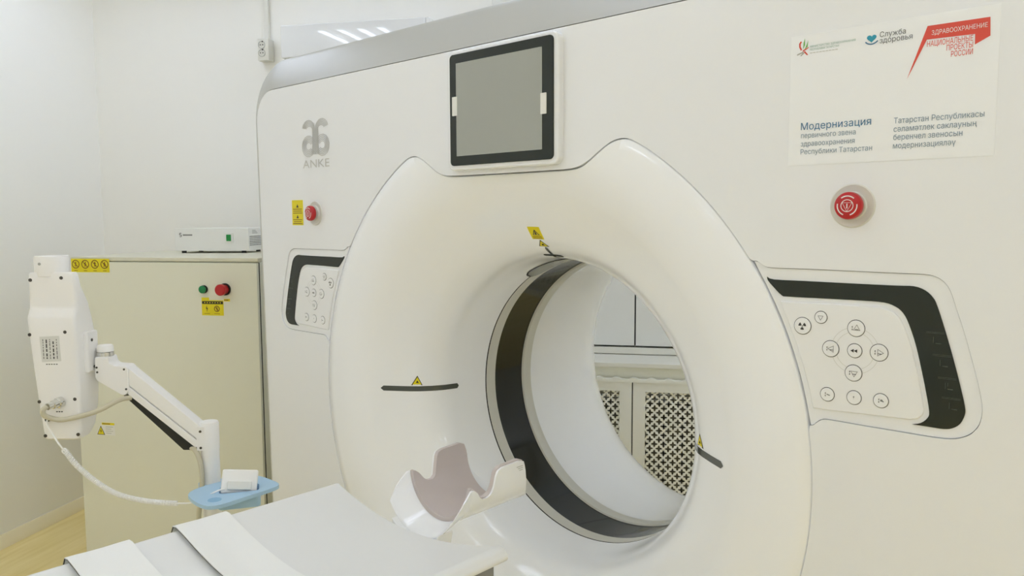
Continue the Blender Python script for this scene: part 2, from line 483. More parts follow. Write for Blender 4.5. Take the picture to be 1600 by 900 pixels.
# curved fittings lying on the bore surface: list of (angle deg, y) -> 3D, raised by d
def mouth_in(y, c): return .016*c*c*math.sin(PI*min(1, max(0, y/.2885)))**2
def on_bore(a, y, d):
    t = math.radians(a); r = prof_r(y)-d-mouth_in(y, math.cos(t)); return (r*math.sin(t), y, ZC+r*math.cos(t))
def on_face(x, z, d):
    r = math.hypot(x, z-ZC); return (x, prof_y(r)-d, z)
def bore_patch(name, m, corners, nu, nv, d=.0008, lab=None):
    # corners as function (u,v)->(angle,y), u,v in 0..1
    vs = []; fs = []
    for i in range(nu+1):
        for j in range(nv+1):
            a, y = corners(i/nu, j/nv); vs.append(on_bore(a, y, d))
    for i in range(nu):
        for j in range(nv): fs.append((i*(nv+1)+j, (i+1)*(nv+1)+j, (i+1)*(nv+1)+j+1, i*(nv+1)+j+1))
    o = MB(m).add(vs, fs).build(name, G, smooth=60)
    if lab: o['label'] = lab
    return o
def slot_shape(u, v):          # long slot with round ends across the top of the bore
    a = -31+62*u; e = min(1, math.sqrt(max(0, 1-(max(0, abs(a)-25)/6)**2)))
    return a, .289+(v-.5)*.062*max(e, .02)
bore_patch('display_slot', 'smoke_window', slot_shape, 60, 4, .0018, 'long smoked window across top of the bore')
def slot_rim(u, v):
    a = -32+64*u; e = min(1, math.sqrt(max(0, 1-(max(0, abs(a)-25)/7)**2)))
    return a, .289+(v-.5)*.069*max(e, .02)
bore_patch('slot_rim', 'gap_dark', slot_rim, 60, 4, .0010)
# laser slits left and right of the bore, following the mouth
for s in (-1, 1):
    def laser(u, v, s=s, hh=.0068):
        y = .042+(.200-.042)*u; r = prof_r(y)
        e = math.sqrt(max(.02, 1-max(0, abs(u-.5)*2-.94)**2/.0036)); return s*(90+math.degrees((v-.5)*2*hh*e/r)), y
    bore_patch('laser_slit', 'slit_glass', laser, 40, 4, .0012, 'dark glass slit of the positioning laser')
    yb = .099 if s < 0 else .094
    def lt(mb, k, m, d):
        vs = []
        for u, h in ((-1, -.0085), (1, -.0085), (0, .0175)):
            y = yb+u*k*.0102; vs.append(on_bore(s*(90-math.degrees((.0180+h*k)/prof_r(y))), y, d))
        mb.add(vs, [(0, 1, 2)], m)
    mb = MB('label_yellow'); lt(mb, 1.0, 'gap_dark', .001); lt(mb, .78, 'label_yellow', .0014); lt(mb, .26, 'gap_dark', .0018)
    mb.build('laser_label', G)['label'] = 'yellow laser warning triangle'
# crossed slit, triangle and yellow notice above the bore: a small sheet following the surface (x, distance along profile)
def top_pt(x, y, d): return on_bore(math.degrees(x/prof_r(y)), y, d)
cm = MB('slit_glass')
for k_, (hx_, hy_) in enumerate(((.031, 0), (.0, .029))):
    vs = []
    for i in range(15):
        t = (i/14-.5)*2; wd = .0042*math.sqrt(max(.05, 1-max(0, abs(t)-.85)**2/.0225))
        for k in (-1, 1): vs.append(top_pt(.013+t*hx_+(k*wd if hy_ else 0), .147+t*hy_+(k*wd if hx_ else 0), .0014+.0004*k_))
    cm.add(vs, [(2*i, 2*i+1, 2*i+3, 2*i+2) for i in range(14)])
cm.build('laser_cross', G, smooth=60)['label'] = 'crossed dark slits of the laser'
def sheet(name, poly, m, d, extra=()):
    mb = MB(m)
    def fill(poly, m, d):
        n = 6; a, b_, c, e = poly; vs = []; fs = []
        for i in range(n+1):
            for j in range(n+1):
                u, v = i/n, j/n
                x = (a[0]*(1-u)+b_[0]*u)*(1-v)+(e[0]*(1-u)+c[0]*u)*v; y = (a[1]*(1-u)+b_[1]*u)*(1-v)+(e[1]*(1-u)+c[1]*u)*v
                vs.append(top_pt(x, y, d))
        for i in range(n):
            for j in range(n): fs.append((i*(n+1)+j, (i+1)*(n+1)+j, (i+1)*(n+1)+j+1, i*(n+1)+j+1))
        mb.add(vs, fs, m)
    fill(poly, m, d)
    for p, mm, dd in extra: fill(p, mm, dd)
    return mb.build(name, G, smooth=60)
def shifted(P, dx, dy, ky): return [(x+dx, dy+(y-dy_ref)*ky) for x, y in P]
dy_ref = .070
W = lambda P: shifted(P, .008, .0805, .58)
o = sheet('warning_sticker', W([(-.018, .070), (.018, .070), (.018, .104), (-.018, .104)]), 'label_yellow', .001,
      [(W([(-.001, .077), (.001, .077), (.0105, .092), (-.0105, .092)]), 'print_dark', .0013), (W([(-.0006, .081), (.0006, .081), (.0075, .0905), (-.0075, .0905)]), 'label_yellow', .0016),
       (W([(-.002, .083), (.002, .083), (.003, .0895), (-.003, .0895)]), 'print_dark', .0019)]
      + [(W([(-.014, .0950+k*.003), (.014, .0950+k*.003), (.014, .0962+k*.003), (-.014, .0962+k*.003)]), 'brown_print', .0013) for k in range(3)])
o['label'] = 'yellow warning notice with black triangle'
W = lambda P: shifted(P, .011, .1015, .56)
dy_ref = .109
o = sheet('laser_triangle_sticker', W([(-.0006, .109), (.0006, .109), (.0155, .137), (-.0155, .137)]), 'gap_dark', .001,
      [(W([(-.0005, .1135), (.0005, .1135), (.0118, .1348), (-.0118, .1348)]), 'label_yellow', .0013), (W([(-.003, .124), (.003, .124), (.004, .131), (-.004, .131)]), 'gap_dark', .0016)])
o['label'] = 'small yellow laser triangle'

# --- screen above the bore
def monitor():
    fr = MB('gantry_white').prism(rrect(-.160, .160, 1.552, 1.812, .018), -.016, .004).build('monitor', G, bev=.004, seg=3)
    MB('black_glass').prism(rrect(-.1485, .1485, 1.5625, 1.804, .010), -.019, -.014).build('bezel', fr, bev=.0012)
    MB('screen_grey').flat(rrect(-.1275, .1205, 1.583, 1.784, .001, 1), -.0195).build('display', fr)
    mb = MB('screen_grey'); 
    for s, x in ((-1, -.132), (1, .1245)):
        z = 1.692 if s < 0 else 1.673
        MB('label_white').prism(rrect(x-.0075, x+.0075, z-.0205, z+.0205, .0008, 1), -.0205, -.0192).text('', 0, 0, 0).build('tape_tab', fr)
monitor()

# --- emergency stop buttons
def estop(x, z):
    e = MB('gantry_white').lathe([(.0335, -.0002), (.0335, .0010), (.0315, .0022), (.029, .0012), (.0215, .0006), (.020, .004)], rot_to((0, -1, 0), (x, 0, z)), 48, m='dish_grey', cap0=False).build('emergency_stop', G)
    e['label'] = 'red mushroom emergency stop button in a grey dish'
    MB('print_light').lathe([(.0165, .003), (.0165, .007), (.013, .008), (.013, .012)], rot_to((0, -1, 0), (x, 0, z)), 36).build('collar', e)
    c = MB('red_button').lathe([(.013, .008), (.0195, .0105), (.0207, .0135), (.0207, .018), (.0197, .021), (.0168, .0229), (.010, .0237), (.002, .0239)], rot_to((0, -1, 0), (x, 0, z)), 48)
    y = -.0243
    for k in range(3):
        a = math.radians(120*k-38); c.ring((x, z), .0135, .0152, y+.0006, 'symbol_white', 14, a, a+math.radians(80))
    c.ring((x, z), .0083, .0094, y+.0002, 'symbol_white', 30)
    c.ribbon([(x-.0072, z+.0044), (x+.0072, z+.0044), (x, z-.0086)], .0010, y, 'symbol_white', True)
    c.ribbon([(x, z+.0030), (x, z-.004)], .0016, y, 'symbol_white')
    c.build('cap', e)
estop(.7205, 1.4624); estop(-.7145, 1.4624)
# yellow notice beside one stop
ys = MB('label_yellow').prism(rrect(-.830, -.7745, 1.4295, 1.5, .0015, 2), -.0006, .0)
for k, (a, b_) in enumerate([(1.482, .010), (1.4745, .046), (1.469, .044), (1.4635, .046), (1.452, .010), (1.4445, .046), (1.439, .040), (1.434, .046)]):
    if b_ < .02: ys.flat([(-.802-.006, a-.003), (-.802+.006, a-.003), (-.802, a+.007)], -.0009, 'print_dark')
    else: ys.flat([(-.802-b_/2, a-.0009), (-.802+b_/2, a-.0009), (-.802+b_/2, a+.0009), (-.802-b_/2, a+.0009)], -.0009, 'brown_print')
ys.build('yellow_notice', G)['label'] = 'yellow printed notice beside the stop button'

# --- maker's emblem and name
def emblem():
    mb = MB('logo_silver'); cx, y = -.7045, -.0008
    for s in (-1, 1):
        for k in range(5):
            d = k*.0047
            top = 1.7145-d; r = .027-d*.72
            # upper hook: up the stem, over, ending low on the outside
            xs = cx+s*(.0015+d*.62)
            pts = [(xs+s*d*.25, 1.622), (xs, 1.648), (xs, 1.690)]
            ex = cx+s*.036
            for i in range(9):
                t = PI-PI*.92*i/8
                w_ = abs(ex-xs)*1.0
                rx = max(.004, (.062-d-(.0015+d*.62))*.5)
                pts.append((xs+s*rx*(1+math.cos(t)), 1.690+math.sin(t)*(.0255-d*.85)))
            mb.ribbon(pts, .0024, y)
            # lower bowl
            b = []
            for i in range(13):
                t = PI*.88-PI*1.70*i/12
                b.append((cx+s*(.033+(.032-d)*math.cos(t)), 1.6455+(.0285-d*.95)*math.sin(t)))
            mb.ribbon(b, .0024, y)
    mb.build('maker_emblem', G)['label'] = 'silver striped emblem'
    MB('logo_silver').text('ANKE', -.768, 1.5868, -.0008, width=.127, height=.0315, bold=.03).build('maker_name', G)['label'] = 'silver letters ANKE'
emblem()

# --- key panels
STRIP0 = [(.587,1.3486),(.5988,1.3447),(.6495,1.3447),(.7199,1.3446),(.785,1.3448),(.8098,1.3452),(.8251,1.3401),(.8359,1.3303),(.8422,1.3177),(.8539,1.2828),(.8672,1.2387),(.8773,1.2011),(.8825,1.1791),(.883,1.1678),(.8778,1.1538),(.8681,1.1455),(.8565,1.1424),(.8387,1.1422),(.8149,1.142),(.8264,1.1458),(.8352,1.1547),(.8372,1.1644),(.8323,1.1911),(.825,1.2235),(.816,1.2592),(.8058,1.2883),(.7974,1.3044),(.7862,1.3136),(.7701,1.3186),(.7408,1.3193),(.6861,1.3188),(.6243,1.318),(.6129,1.3195),(.5991,1.3317),(.5891,1.3423)]
STRIP = dense(STRIP0[:19], 3)+dense(STRIP0[18:]+STRIP0[:1], 3)[1:-1]
KEYS = [(.6494,1.2731,.0137,'rad'),(.6781,1.2891,.0098,'dtri'),(.732,1.2766,.0129,'up'),(.6947,1.2412,.0129,'left'),(.731,1.242,.0110,'rew'),(.7663,1.243,.0130,'right'),(.7303,1.2074,.0128,'down'),(.6917,1.1685,.0110,'in'),(.7323,1.1694,.0110,'dot'),(.7714,1.1707,.0110,'out')]
def key_icon(mb, kind, c, r, y):
    x, z = c; D = 'print_dark'
    def tri(cx, cz, s, a, m=D):
        p = [(cx+s*math.cos(math.radians(a+k*120)), cz+s*math.sin(math.radians(a+k*120))) for k in range(3)]
        mb.flat(p, y, m)
    def otri(cx, cz, s, a):
        p = [(cx+s*math.cos(math.radians(a+k*120)), cz+s*math.sin(math.radians(a+k*120))) for k in range(3)]
        mb.ribbon(p, .0011, y, D, True)
    def arrows(cx, cz):
        tri(cx, cz+.0022, .0013, 90); tri(cx, cz-.0022, .0013, 270); mb.ribbon([(cx, cz-.003), (cx, cz+.003)], .0004, y, D)
    if kind == 'rad':
        for k in range(3):
            a0 = math.radians(120*k+30); mb.ring((x, z), .0018, .0056, y, D, 8, a0+math.radians(0), a0+math.radians(58)) if False else mb.ring((x, z), .002, .0062, y, D, 8, math.radians(120*k+150), math.radians(120*k+210))
        mb.disc((x, z), .001, y, D, 10)
    elif kind == 'dtri': otri(x, z, .0045, 270)
    elif kind == 'rew': tri(x-.0026, z, .0032, 180); tri(x+.0026, z, .0032, 180)
    elif kind == 'dot': mb.disc((x, z+.0012), .0010, y, D, 10); mb.disc((x, z-.0012), .0006, y, 'print_grey', 8)
    elif kind in ('in', 'out'):
        arrows(x-.0025, z); mb.ribbon([(x-.0005, z+.0004), (x+.0045, z-.0008)], .0012, y, D)
        if kind == 'out': mb.ribbon([(x, z+.0018), (x+.003, z+.0012)], .001, y, D)
    else:
        a = {'up': 90, 'left': 180, 'right': 0, 'down': 270}[kind]
        dx = .0014 if kind != 'left' else .0018
        arrows(x-.0052, z); otri(x+dx, z, .0056, a); mb.ribbon([(x-.0012, z-.0016), (x+.0042, z-.0016)], .0010, y, D)
def key_panel(s):
    mir = (lambda P: P) if s > 0 else mirror
    a0 = math.degrees(math.atan2(.664, .1145)); a1 = math.degrees(math.atan2(.5627, .3739))
    body = inset(list(PANEL) + circ_pts(.6742, a0, a1, 14)[1:-1], .0009)
    t = MB('gantry_white').prism(mir(body), .0025, .02).build('key_panel', G, bev=.0015)
    t['label'] = 'inset white key panel with black strip'
    bs = MB('black_glass').prism(mir(inset(STRIP, 0)), .0008, .004).build('glass_strip', t, bev=.0006)
    im = MB('icon_faint')
    ex, ez = .012, -.0
    for k, (x, z) in enumerate([(.843, 1.268), (.853, 1.236), (.861, 1.204), (.867, 1.176)]):
        for dz in (.013, .0112): im.ribbon([(s*(x-.014), z+dz), (s*(x+.010), z+dz)], .0007, .0006)
        im.ribbon([(s*(x-.004), z+.006), (s*(x-.004), z-.003)], .0008, .0006)
        im.ribbon([(s*(x-.001), z-.003), (s*(x+.006), z-.003)], .0016, .0006)
        if k == 2: im.ribbon([(s*(x-.001), z+.006), (s*(x-.001), z+.001)], .0008, .0006)
    im.build('strip_icons', t)
    pad = [(.6105, 1.3105), (.70, 1.3118), (.768, 1.3118), (.784, 1.3062), (.7935, 1.298), (.8005, 1.284), (.811, 1.256), (.820, 1.2205), (.8272, 1.188), (.8312, 1.166), (.8295, 1.158), (.823, 1.151), (.812, 1.1478), (.76, 1.146), (.69, 1.1425), (.6795, 1.1425)]
    pad += circ_pts(.6835, 78.0, 64.0, 10)
    MB('key_white').prism(mir(inset(pad, .0005)), -.0005, .004).build('key_pad', t, bev=.0018, seg=3)
    rm = MB('print_light')
    rm.ring((s*.731, 1.242), .0283, .0288, -.0008, None, 60); rm.ring((s*.731, 1.242), .0352, .0357, -.0008, None, 60)
    rm.build('key_ring_line', t)
    for x, z, r, kind in KEYS:
        x *= s
        kb = MB('key_white').lathe([(r-.0006, .0004), (r-.0006, .0016), (r-.0014, .0022)], rot_to((0, -1, 0), (x, 0, z)), 30, cap0=False)
        kb.ring((x, z), r-.0008, r+.0004, -.0008, 'print_dark', 30)
        kd = kind if s > 0 else {'left': 'right', 'right': 'left'}.get(kind, kind)
        key_icon(kb, kd, (x, z), r, -.0026)
        kb.build('key', t)
key_panel(1); key_panel(-1)

# --- printed poster sheet stuck to the cover
def poster():
    x0, x1, z0, z1 = .6185, .9035, 1.5272, 1.7272
    p = MB('poster_paper').prism([(x0, z1), (x1, z1), (x1, z0), (x0, z0)], -.0007, 0).build('poster', G, smooth=0)
    p['label'] = 'white printed poster with red speech-flag logo'
    y = -.0012
    # ministry emblem
    e = MB('poster_green'); cx, cz = .6395, 1.7075
    e.flat([(cx+.0005, cz-.003), (cx+.0055, cz+.001), (cx+.0062, cz+.011), (cx+.0035, cz+.003)], y, 'poster_green')
    e.flat([(cx-.0015, cz-.002), (cx-.001, cz+.008), (cx+.001, cz+.0145), (cx+.0012, cz+.004)], y, 'poster_green')
    e.ribbon([(cx-.0045, cz+.010), (cx-.0068, cz+.007), (cx-.0066, cz+.002), (cx-.0040, cz-.003)], .0024, y, 'poster_red')
    e.flat([(cx-.002, cz-.006), (cx+.007, cz-.001), (cx+.0072, cz+.0005), (cx-.002, cz-.0035)], y, 'poster_red')
    e.flat([(cx+.0015, cz-.005), (cx+.0068, cz-.0115), (cx+.0045, cz-.0115), (cx-.0006, cz-.006)], y, 'poster_red')
    e.flat([(cx-.0005, cz-.0052), (cx-.011, cz-.0085), (cx-.0105, cz-.0105), (cx-.001, cz-.0075)], y, 'print_grey')
    e.flat([(cx-.001, cz-.007), (cx-.006, cz-.0115), (cx-.004, cz-.012), (cx+.001, cz-.008)], y, 'print_grey')
    e.build('ministry_emblem', p)
    t = MB('mint_text')
    t.text('МИНИСТЕРСТВО ЗДРАВООХРАНЕНИЯ', .6489, 1.7065, y, width=.068, height=.0042)
    t.text('РЕСПУБЛИКИ ТАТАРСТАН', .6489, 1.7018, y, width=.044, height=.0042)
    for k in range(9): t.ribbon([(.6489+k*.0048, 1.6982), (.6489+k*.0048+.004, 1.6982)], .0013, y, 'print_light')
    t.build('ministry_lettering', p)
    h = MB('poster_teal'); cx, cz = .7400, 1.7065
    hp = []
    for i in range(28):
        a = 2*PI*i/28; hp.append((cx+.0068/16*16*math.sin(a)**3, cz+.0066/17*(13*math.cos(a)-5*math.cos(2*a)-2*math.cos(3*a)-math.cos(4*a))))
    h.flat(hp, y)
    h.ring((cx, cz+.003), .0105, .0122, y, 'poster_blue', 16, math.radians(130), math.radians(230))
    h.build('heart_emblem', p)
    MB('poster_text').text('Служба', .7512, 1.7062, y, width=.0352, height=.0105, bold=.012).text('здоровья', .7514, 1.6976, y, width=.0442, height=.0105, bold=.012).build('service_lettering', p)
    f = MB('poster_red')
    f.flat([(.8148, 1.7118), (.8916, 1.7112), (.8926, 1.6865), (.8746, 1.6775), (.8744, 1.6915), (.8146, 1.6932), (.7903, 1.6415)], y)
    f.text('ЗДРАВООХРАНЕНИЕ', .8205, 1.6985, y-.0004, width=.0685, height=.0085, m='symbol_white', bold=.014)
    for s_, a, b_, zz in (('НАЦИОНАЛЬНЫЕ', .8150, .8722, 1.6832), ('ПРОЕКТЫ', .8400, .8724, 1.6744), ('РОССИИ', .8460, .8726, 1.6652)):
        f.text(s_, a, zz, y, width=b_-a, height=.0105, m='poster_red', bold=.012)
    f.build('red_flag_logo', p)
    MB('poster_blue').text('Модернизация', .638, 1.5815, y, width=.1052, height=.0152, bold=.012).build('blue_heading', p)
    s1 = MB('poster_slate')
    for s_, b_, zz in (('первичного звена', .7217, 1.5690), ('здравоохранения', .7205, 1.5562), ('Республики Татарстан', .7459, 1.5438)):
        s1.text(s_, .6385, zz, y, width=b_-.6385, height=.0110)
    s1.build('small_lettering', p)
    s2 = MB('poster_slate')
    for s_, b_, zz in (('Татарстан Республикасы', .89, 1.5803), ('сәламәтлек саклауның', .8813, 1.5683), ('беренчел звеносын', .8644, 1.5566), ('модернизацияләү', .8566, 1.5444)):
        s2.text(s_, .775, zz, y, width=b_-.775, height=.0113)
    s2.build('small_lettering', p)
poster()

# ================================================================== PATIENT TABLE (along the bore axis)
T = thing('patient_table', 'long patient table with concave grey mat and white straps before the bore', 'patient table', (0, 0, 0), GA)
TY0, TY1 = -2.45, -.271
def sag(x): return .840+.041*min(1.0, abs(x)/.24)**2
def table():
    # pedestal
    MB('gantry_white').prism_z(rrect(-.27, .27, -2.15, -.72, .06), 0, .12).build('table_base', T, bev=.012)
    MB('gantry_white').box((-.20, -2.0, .12), (.20, -.9, .66)).build('pedestal', T, bev=.03, seg=4)
    MB('gantry_white').box((-.235, TY0-.02, .66), (.235, -.55, .775)).build('table_frame', T, bev=.02, seg=3)
    # cradle shell below the mat
    xs = [-.235+.47*i/24 for i in range(25)]
    top = [(x, sag(x)-.0245) for x in xs]; bot = [(x, .776+.035*(abs(x)/.235)**3) for x in reversed(xs)]
    MB('cradle_grey').prism(top+bot, TY0, TY1-.012).build('cradle', T, bev=.003)
    # mat
    xs = [-.24+.48*i/32 for i in range(33)]
    up_ = [(x, sag(x)) for x in xs]
    prof = up_ + [(.250, .8775), (.259, .866), (.258, .8585), (.250, .8555)] + [(x, sag(x)-.024) for x in reversed(xs)] + [(-.250, .8555), (-.258, .8585), (-.259, .866), (-.250, .8775)]
    MB('mat_vinyl').prism(prof, TY0, TY1).build('mat', T, bev=.004, seg=3)
    # straps lying across the mat, ends hanging over its sides
    for (a, b_) in ((-.628, -.525), (-.806, -.702), (-1.02, -.92)):
        rows = 6; vs = []; fs = []; base = [(-.268, .80), (-.2665, .84), (-.2635, .868), (-.253, .884)] + [(x, sag(x)+.003) for x in xs] + [(.253, .884), (.2635, .868), (.2665, .84), (.268, .80)]
        n = len(base)
        for th in (0, 1):
            for j in range(rows+1):
                v = j/rows; y = a+(b_-a)*v; lift = .0065*(1-v)**4+.0012*math.sin(v*9)
                for i, (x, z) in enumerate(base):
                    k = min(1, max(0, (.25-abs(x))/.05+.3)); vs.append((x, y+.004*math.sin(x*9+a*5), z+lift*k+th*.0022))
        N = n*(rows+1)
        for j in range(rows):
            for i in range(n-1):
                q = j*n+i; fs.append((N+q, N+q+1, N+q+n+1, N+q+n)); fs.append((q+n, q+n+1, q+1, q))
        for i in range(n-1):
            fs.append((i, i+1, N+i+1, N+i)); q = rows*n+i; fs.append((N+q, N+q+1, q+1, q))
        mb = MB('strap_white').add(vs, fs)
        lo = a+.0015    # dark tube painted in as the shadow under the lifted strap edge
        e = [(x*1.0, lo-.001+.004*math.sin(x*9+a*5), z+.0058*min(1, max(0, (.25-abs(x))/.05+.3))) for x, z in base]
        st = mb.build('strap', T)
        MB('strap_shadow').tube(e, .0011, 6).build('strap_edge_shadow', st)
table()

# ================================================================== HEAD HOLDER on the table end
HH = thing('head_holder', 'white cupped head holder with taupe foam liner on the table end', 'head holder', (0, 0, 0), GA)
def rim_z(y):      # height of the wing edge along the holder
    K = [(-.262, .862), (-.245, .880), (-.222, .905), (-.203, .921), (-.193, .922), (-.182, .914), (-.172, .901), (-.163, .895), (-.150, .894), (-.140, .900), (-.134, .918), (-.131, .936), (-.126, .945), (-.115, .949), (-.062, .951), (-.050, .947), (-.045, .935), (-.040, .912), (-.030, .885), (-.018, .868), (-.004, .858)]
    if y <= K[0][0]: return K[0][1]
    for (a, za), (b_, zb) in zip(K, K[1:]):
        if a <= y <= b_: return za+(zb-za)*(y-a)/(b_-a)
    return K[-1][1]
def cup_pt(u, y, rho, zc, dz=0.0):   # u -1..1 around the cup at station y
    h = rim_z(y)+dz
    h = max(h, zc-rho+.004)
    if h <= zc: arc = math.acos(max(-1, min(1, (zc-h)/rho)))*rho; tot = arc
    else: tot = rho*PI/2+(h-zc)
    s_ = u*tot; a = abs(s_)
    if a <= rho*PI/2: x = rho*math.sin(a/rho); z = zc-rho*math.cos(a/rho)
    else: x = rho+(a-rho*PI/2)*.06; z = zc+(a-rho*PI/2)
    return (math.copysign(x, s_), y, z)
def cup(name, m, ys, ri, ro, dz, parent, zc=.930):
    nu = 44; vs = []; fs = []
    for side, rf in ((0, ri), (1, ro)):
        for y in ys:
            for i in range(nu+1): vs.append(cup_pt(-1+2*i/nu, y, rf(y), zc, dz))
    ny = len(ys); N = ny*(nu+1); W = nu+1
    for j in range(ny-1):
        for i in range(nu):
            q = j*W+i; fs.append((q, q+1, q+W+1, q+W)); fs.append((N+q+W, N+q+W+1, N+q+1, N+q))
        for i in (0, nu):
            q = j*W+i; fs.append((q, q+W, N+q+W, N+q) if i == 0 else (N+q, N+q+W, q+W, q))
    for i in range(nu): fs.append((i, N+i, N+i+1, i+1)); q = (ny-1)*W+i; fs.append((q, q+1, N+q+1, N+q))
    return MB(m).add(vs, fs).build(name, parent, smooth=50)
def flare(y): return max(0.0, (-.196-y)/.05)
ys = sorted(set([-.252+.248*i/70 for i in range(71)]))
cup('shell', 'holder_white', ys, lambda y: .0895+.017*min(1.05, flare(y))**1.0, lambda y: .0945+.013*min(1.05, flare(y)), 0.0, HH)
cup('liner', 'pad_taupe', [-.198+.156*i/60 for i in range(61)], lambda y: .0805, lambda y: .0897, .0022, HH)
# tongue holding the cup to the table end
tg = [(-.07+.14*i/20, 0) for i in range(21)]
MB('holder_white').prism([(x, .928-math.sqrt(max(0, .1065**2-x*x))) for x, _ in tg]+[(x, .805) for x in (.06, .03, 0, -.03, -.06)], -.266, -.225).build('tongue', HH, bev=.004)
pm = MB('print_grey')
for k in range(3): pm.add([(.0975+.0012, -.075+k*.004, .941-k*.004), (.0975+.0012, -.056, .941-k*.004), (.0972+.0012, -.056, .9395-k*.004), (.0972+.0012, -.075+k*.004, .9395-k*.004)], [(0, 1, 2, 3)])
pm.build('faint_print', HH)

# ================================================================== POWER CABINET
CX0, CX1, CY, CZ = -1.99, -1.178, 1.05, 1.302
CAB = thing('power_cabinet', 'waist-high khaki metal power cabinet standing near the corner', 'cabinet', ((CX0+CX1)/2, CY, 0))
def cabinet():
    x0, x1 = CX0-(CX0+CX1)/2, CX1-(CX0+CX1)/2
    MB('cab_beige').box((x0, .012, .06), (x1, .60, CZ-.016)).build('body', CAB, bev=.003)
    MB('cab_cream').box((x0-.001, -.002, CZ-.016), (x1+.001, .602, CZ)).build('top', CAB, bev=.004)
    MB('rubber_black').box((x0+.02, .03, 0), (x1-.02, .58, .06)).build('plinth', CAB)
    d = MB('cab_beige').box((x0+.003, -.006, .068), (x1-.002, .010, CZ-.019)).build('door', CAB, bev=.003)
    MB('rubber_black').box((x1-.004, .0098, .068), (x1-.0006, .0122, CZ-.019)).build('door_gap', CAB)
    mx = (CX0+CX1)/2
    def btn(x, z, r, l, m, name, lab):
        o = MB(m).lathe([(r*.8, 0), (r*.8, l*.55), (r, l*.6), (r, l*.92), (r*.85, l)], rot_to((0, -1, 0), (x-mx, -.006, z)), 32)
        o.lathe([(r*1.08, 0), (r*1.08, .005)], rot_to((0, -1, 0), (x-mx, -.006, z)), 32, m='rubber_black')
        o.build(name, d)['label'] = lab
    btn(-1.4035, 1.1815, .0145, .016, 'green_button', 'start_button', 'round green start button')
    btn(-1.314, 1.1825, .0215, .040, 'red_button', 'stop_button', 'red mushroom stop button')
    # four round prohibition signs
    y = -.0066
    s = MB('label_yellow').prism(rrect(-1.985-mx, -1.812-mx, 1.242, 1.2955, .002, 2), -.0066, -.006)
    for k in range(4):
        c = (-1.985+.0215+k*.0433-mx, 1.2735)
        s.ring(c, .0140, .0172, y-.0006, 'brown_print', 28)
        s.disc((c[0]+(.002 if k % 2 else 0), c[1]+.0075), .0022, y-.0006, 'brown_print', 10)
        s.ribbon([(c[0], c[1]+.006), (c[0]-.0005, c[1]-.001)], .0042, y-.0006, 'brown_print')
        s.ribbon([(c[0], c[1]-.001), (c[0]-.004, c[1]-.0095)], .002, y-.0008, 'brown_print'); s.ribbon([(c[0], c[1]-.001), (c[0]+.004, c[1]-.0095)], .002, y-.0008, 'brown_print')
        if k: s.ribbon([(c[0]-.006, c[1]+.002), (c[0]+.006, c[1]+(.004 if k == 2 else -.001))], .0018, y-.0008, 'brown_print')
        s.ribbon([(c[0]-.011, c[1]+.011), (c[0]+.011, c[1]-.011)], .0022, y-.001, 'brown_print')
        s.ribbon([(c[0]-.008, 1.2482), (c[0]+.008, 1.2482)], .0018, y-.0006, 'brown_print')
    s.build('prohibition_sticker', d)['label'] = 'yellow sticker with four round prohibition signs'
    # high voltage sticker
    s = MB('label_yellow').prism([(a-mx, b_) for a, b_ in [(-1.416, 1.150), (-1.384, 1.150), (-1.384, 1.140), (-1.324, 1.140), (-1.324, 1.081), (-1.416, 1.081)]], -.0066, -.006)
    s.flat([(a-mx, b_) for a, b_ in [(-1.414, 1.136), (-1.326, 1.136), (-1.326, 1.125), (-1.414, 1.125)]], y-.0004, 'gap_dark')
    for k in range(7): s.ribbon([(-1.405+k*.011-mx, 1.1305), (-1.400+k*.011-mx, 1.1305)], .0035, y-.0007, 'label_yellow')
    s.flat([(a-mx, b_) for a, b_ in [(-1.394, 1.121), (-1.399, 1.106), (-1.3945, 1.107), (-1.3955, 1.093), (-1.390, 1.110), (-1.3945, 1.1095)]], y-.0004, 'gap_dark')
    s.ring((-1.352-mx, 1.107), .0088, .0118, y-.0004, 'brown_print', 26); s.disc((-1.352-mx, 1.1105), .0028, y-.0004, 'brown_print', 10); s.ribbon([(-1.352-mx, 1.109), (-1.351-mx, 1.100)], .004, y-.0004, 'brown_print')
    s.ribbon([(-1.361-mx, 1.115), (-1.344-mx, 1.099)], .002, y-.0006, 'brown_print')
    for a in (-1.394, -1.352): s.ribbon([(a-.012-mx, 1.088), (a+.012-mx, 1.088)], .0016, y-.0004, 'brown_print')
    s.flat([(a-mx, b_) for a, b_ in [(-1.322, 1.146), (-1.296, 1.146), (-1.296, 1.136), (-1.322, 1.136)]], y, 'label_yellow'); s.ribbon([(-1.320-mx, 1.141), (-1.303-mx, 1.141)], .003, y-.0004, 'brown_print')
    s.build('voltage_sticker', d)['label'] = 'yellow high voltage sticker'
    # white shock label
    s = MB('label_white').prism([(a-mx, b_) for a, b_ in [(-1.907, .597), (-1.882, .640), (-1.824, .640), (-1.824, .588), (-1.907, .588)]], -.0066, -.006)
    s.flat([(a-mx, b_) for a, b_ in [(-1.883, .639), (-1.825, .639), (-1.825, .630), (-1.883, .630)]], y-.0004, 'label_yellow'); s.ribbon([(-1.880-mx, .6345), (-1.845-mx, .6345)], .003, y-.0006, 'brown_print')
    s.flat([(a-mx, b_) for a, b_ in [(-1.906, .589), (-1.888, .626), (-1.870, .589)]], y-.0004, 'gap_dark'); s.flat([(a-mx, b_) for a, b_ in [(-1.9025, .5912), (-1.888, .6208), (-1.8735, .5912)]], y-.0007, 'label_yellow')
    s.flat([(a-mx, b_) for a, b_ in [(-1.886, .615), (-1.891, .603), (-1.888, .603), (-1.889, .594), (-1.884, .606), (-1.887, .606)]], y-.001, 'gap_dark')
